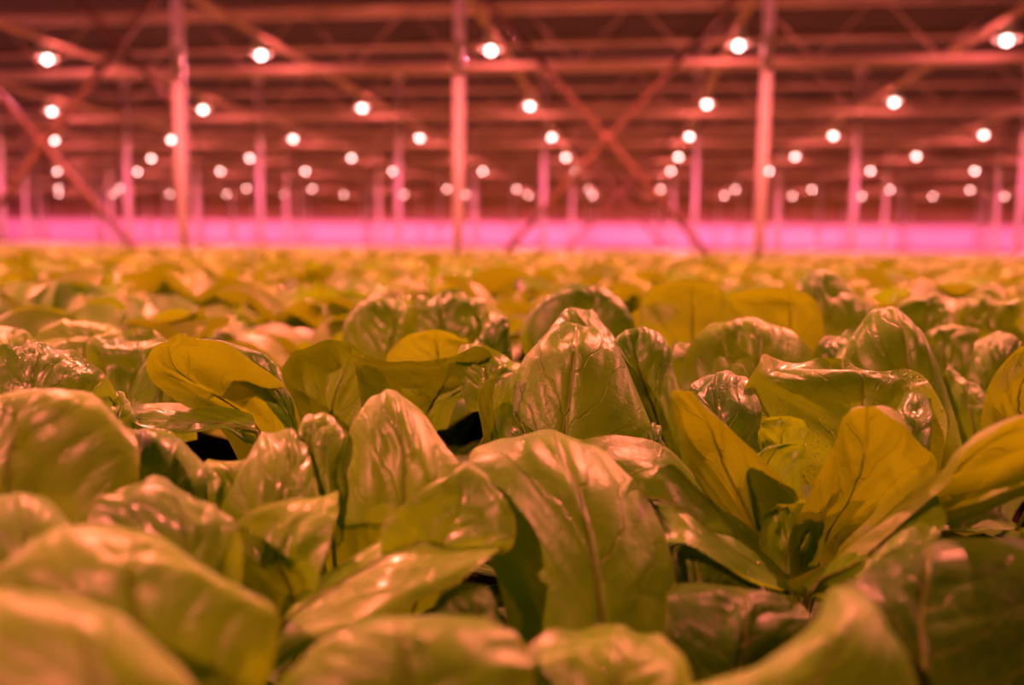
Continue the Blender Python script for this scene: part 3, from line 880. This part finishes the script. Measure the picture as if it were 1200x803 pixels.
POSTLAB = {(0, -1): 'slim pink-lit steel post standing nearest on the left side', (0, 0): 'slim pink-lit steel post nearest the middle, left of the crossed braces',
           (0, 1): 'slim pink-lit steel post nearest on the right, just right of the crossed braces', (0, -2): 'slim steel post rising at the far left edge, behind the left crossed braces'}
row_names = ['nearest', 'second', 'third']
for i in range(5):
    y = PD * (i + 1)
    ks = [k for k in range(-11, 10) if vis_x(X0 + S * k, y)]
    for n_, k in enumerate(ks):
        r = make_post(X0 + S * k, y)
        if (i, k) in POSTLAB:
            tag(r, POSTLAB[(i, k)], 'post', 'steel support posts')
        elif i < 3:
            tag(r, 'thin steel post, %s from the left in the %s row of posts' % (ORD[n_], row_names[i]), 'post', 'steel support posts')
        else:
            tag(r, 'faint far steel post fading into the pink wall', 'post', 'far steel posts')
        if (i, k) == (0, -1):
            link('knee_brace', MB().bar((0, 0, 2.15), (-1.55, 0.0, 3.75), 0.06).data('knee_brace', BRACE), r)


# crossed braces
def cross_brace(i, k, label):
    y = PD * (i + 1) - 0.19
    xa, xb = X0 + S * k, X0 + S * (k + 1)
    r = empty('cross_brace', ((xa + xb) / 2, y, 1.70))
    hw = S / 2 - 0.07
    lo = 1.60 / 1.11
    link('rod', MB().bar((-hw, 0, hw * 1.11), (lo, 0, -1.60), 0.07).data('rod', BRACE), r)
    link('rod', MB().bar((hw, 0.075, hw * 1.11), (-lo, 0.075, -1.60), 0.07).data('rod', BRACE), r)
    link('joint_plate', MB().box((-0.09, -0.05, -0.09), (0.09, -0.036, 0.09)).data('joint_plate', BRACE), r)
    tag(r, label, 'brace', 'crossed steel braces')


cross_brace(0, 0, 'large X of red-brown steel braces between the middle and right posts')
cross_brace(0, -2, 'X of steel braces low on the far left')
cross_brace(1, 0, 'small dim X of braces seen far behind the large one')

# trusses: lower chord, upper chord and zigzag web
for i in range(-1, 11):
    y = 15.30 + DD * i - (0.16 if i < 0 else 0)
    if y > D_END - 0.3:
        continue
    xl, xr = max(XL + 0.1, -0.80 * y - 6), min(XR - 0.1, 0.55 * y + 6)
    z0 = CZ + (2.97 if i < 0 else 3.16)
    z1 = z0 + 1.05
    r = empty('roof_truss', (0, y, z0))
    link('lower_chord', MB().box((xl, -0.05, -0.055), (xr, 0.05, 0.055)).data('lower_chord', STEEL2), r)
    link('upper_chord', MB().box((xl, -0.05, z1 - z0 - 0.05), (xr, 0.05, z1 - z0 + 0.05)).data('upper_chord', STEEL2), r)
    mb = MB()
    x = math.floor(xl)
    up_ = True
    while x + 1 < xr:
        if x > xl:
            mb.bar((x, 0, 0.0 if up_ else 1.05), (x + 1, 0, 1.05 if up_ else 0.0), 0.022)
        up_ = not up_
        x += 1
    link('web', mb.data('web', STEEL2), r)
    nm = {-1: 'nearest roof truss, its bar just showing at the top left corner', 0: 'steel roof truss directly behind the nearest row of lamps'}
    tag(r, nm.get(i, 'horizontal steel roof truss, %s behind the nearest row of lamps' % ORD[max(i, 0)]), 'roof truss', 'roof trusses')

# long beams running away from the camera over the lamp lines
for k in range(-12, 10):
    x = L0 + S * k
    if x < XL + 0.5 or x > XR - 0.5:
        continue
    ya = 6.0 if abs(k) < 3 else 9.0
    if not any(vis_x(x, yy) for yy in range(8, 57, 4)):
        continue
    o = link('roof_beam', MB().box((x - 0.05, ya, CZ + 3.50), (x + 0.05, D_END - 0.2, CZ + 3.60)).data('roof_beam', STEEL2))
    tag(o, 'long beam running into the distance above the %s' % ('lamp line left of the aisle centre' if k == 0 else 'lamp line right of the aisle centre' if k == 1 else '%s lamp line %s of the centre' % (ORD[abs(k - (1 if k > 0 else 0)) % 20], 'right' if k > 0 else 'left')), 'beam', 'long roof beams')

# purlins across, high under the roof
for i in range(22):
    y = 14.4 + DD / 2 * i
    if y > D_END - 0.3:
        break
    xl, xr = max(XL + 0.1, -0.80 * y - 3), min(XR - 0.1, 0.55 * y + 3)
    o = link('roof_purlin', MB().box((xl, y - 0.05, CZ + 4.55), (xr, y + 0.05, CZ + 4.67)).data('roof_purlin', STEEL2))
    tag(o, 'thin crosswise bar under the dark roof, %s from the camera' % (ORD[i] if i < 20 else ORD[i - 20] + ' of the last'), 'roof bar', 'crosswise roof bars')

# ------------------------------------------------------------------ lamps
lamp_light = bpy.data.lights.new('lamp_light', 'SPOT')
lamp_light.energy = 1150
lamp_light.color = LIGHT
lamp_light.spot_size = math.radians(169)
lamp_light.spot_blend = 0.8
lamp_light.shadow_soft_size = 0.0

far_light = lamp_light.copy()            # pinker tint added to bring magenta to the posts and far wall
far_light.color = (1.0, 0.145, 0.24)
farthest_light = lamp_light.copy()
farthest_light.color = (1.0, 0.15, 0.24)
farthest_light.energy = 1200
lamp_glow = bpy.data.lights.new('lamp_glow', 'POINT')
lamp_glow.energy = 56
lamp_glow.color = (1.0, 0.18, 0.16)
lamp_glow.shadow_soft_size = 0.0

lr = 0.06
prof = [(0.0001, -lr)] + [(lr * math.cos(a), lr * math.sin(a)) for a in np.linspace(-1.3, 1.3, 9)] + [(0.0001, lr)]
bulb_me = MB().lathe([(r_, z_ * 1.0) for r_, z_ in prof], 16, 'z').data('bulb', BULB, True)
refl_me = MB().lathe([(0.055, 0.10), (0.10, 0.085), (0.145, 0.05), (0.165, 0.02), (0.168, 0.018)], 24).data('reflector', ALU, True)
hous_me = MB().box((-0.07, -0.17, 0.12), (0.07, 0.17, 0.24)).box((-0.05, -0.05, 0.095), (0.05, 0.05, 0.12)).data('housing', HOUSING)
hook_me = MB().bar((0, -0.1, 0.24), (0, -0.1, 0.30), 0.012).bar((0, 0.1, 0.24), (0, 0.1, 0.30), 0.012).data('hanger', ALU)


def make_lamp(x, y, light=lamp_light):
    r = empty('grow_lamp', (x, y, CZ + LH))
    link('housing', hous_me, r)
    link('reflector', refl_me, r)
    link('bulb', bulb_me, r)
    link('hanger', hook_me, r)
    lo = bpy.data.objects.new('lamp_light', light)
    COL.objects.link(lo)
    lo.parent = r
    lo.location = (0, 0, -0.08)
    lo = bpy.data.objects.new('lamp_glow', lamp_glow)
    COL.objects.link(lo)
    lo.parent = r
    lo.location = (0, 0, -0.075)
    return r


lrow = ['nearest', 'second nearest', 'third nearest', 'fourth nearest']
nl = 0
for i in (-3, -2, -1, 0, 1, 2, 3, 4, 6, 7):
    y = D1 + DD * i
    if i < 0:
        ks = list(range(-4, 4)) if i > -3 else [0]
    else:
        ks = [k for k in range(-13, 12) if vis_x(L0 + S * k, y, 260) and XL + 1 < L0 + S * k < XR - 1]
    vs = [k for k in ks if visible(L0 + S * k, y, CZ + LH, 4)]
    for k in ks:
        r = make_lamp(L0 + S * k, y, lamp_light if i < 0 else far_light if i < 4 else farthest_light)
        nl += 1
        if k not in vs:
            tag(r, 'grow lamp hanging just outside the picture', 'lamp', 'grow lamps outside the picture')
        elif i < 4:
            tag(r, 'round glowing pink-white lamp, %s from the left in the %s row of lamps' % (ORD[vs.index(k)], lrow[i]), 'lamp', 'grow lamps')
        else:
            side = 'left of the middle post' if k < -1 else 'between the middle post and the right post' if k in (-1, 0, 1) else 'right of the right post'
            band = 'small dimmer' if i < 7 else 'tiny faint reddish'
            tag(r, '%s far lamp %s' % (band, side), 'lamp', '%s far lamps %s' % (band, side))
print('lamps', nl)
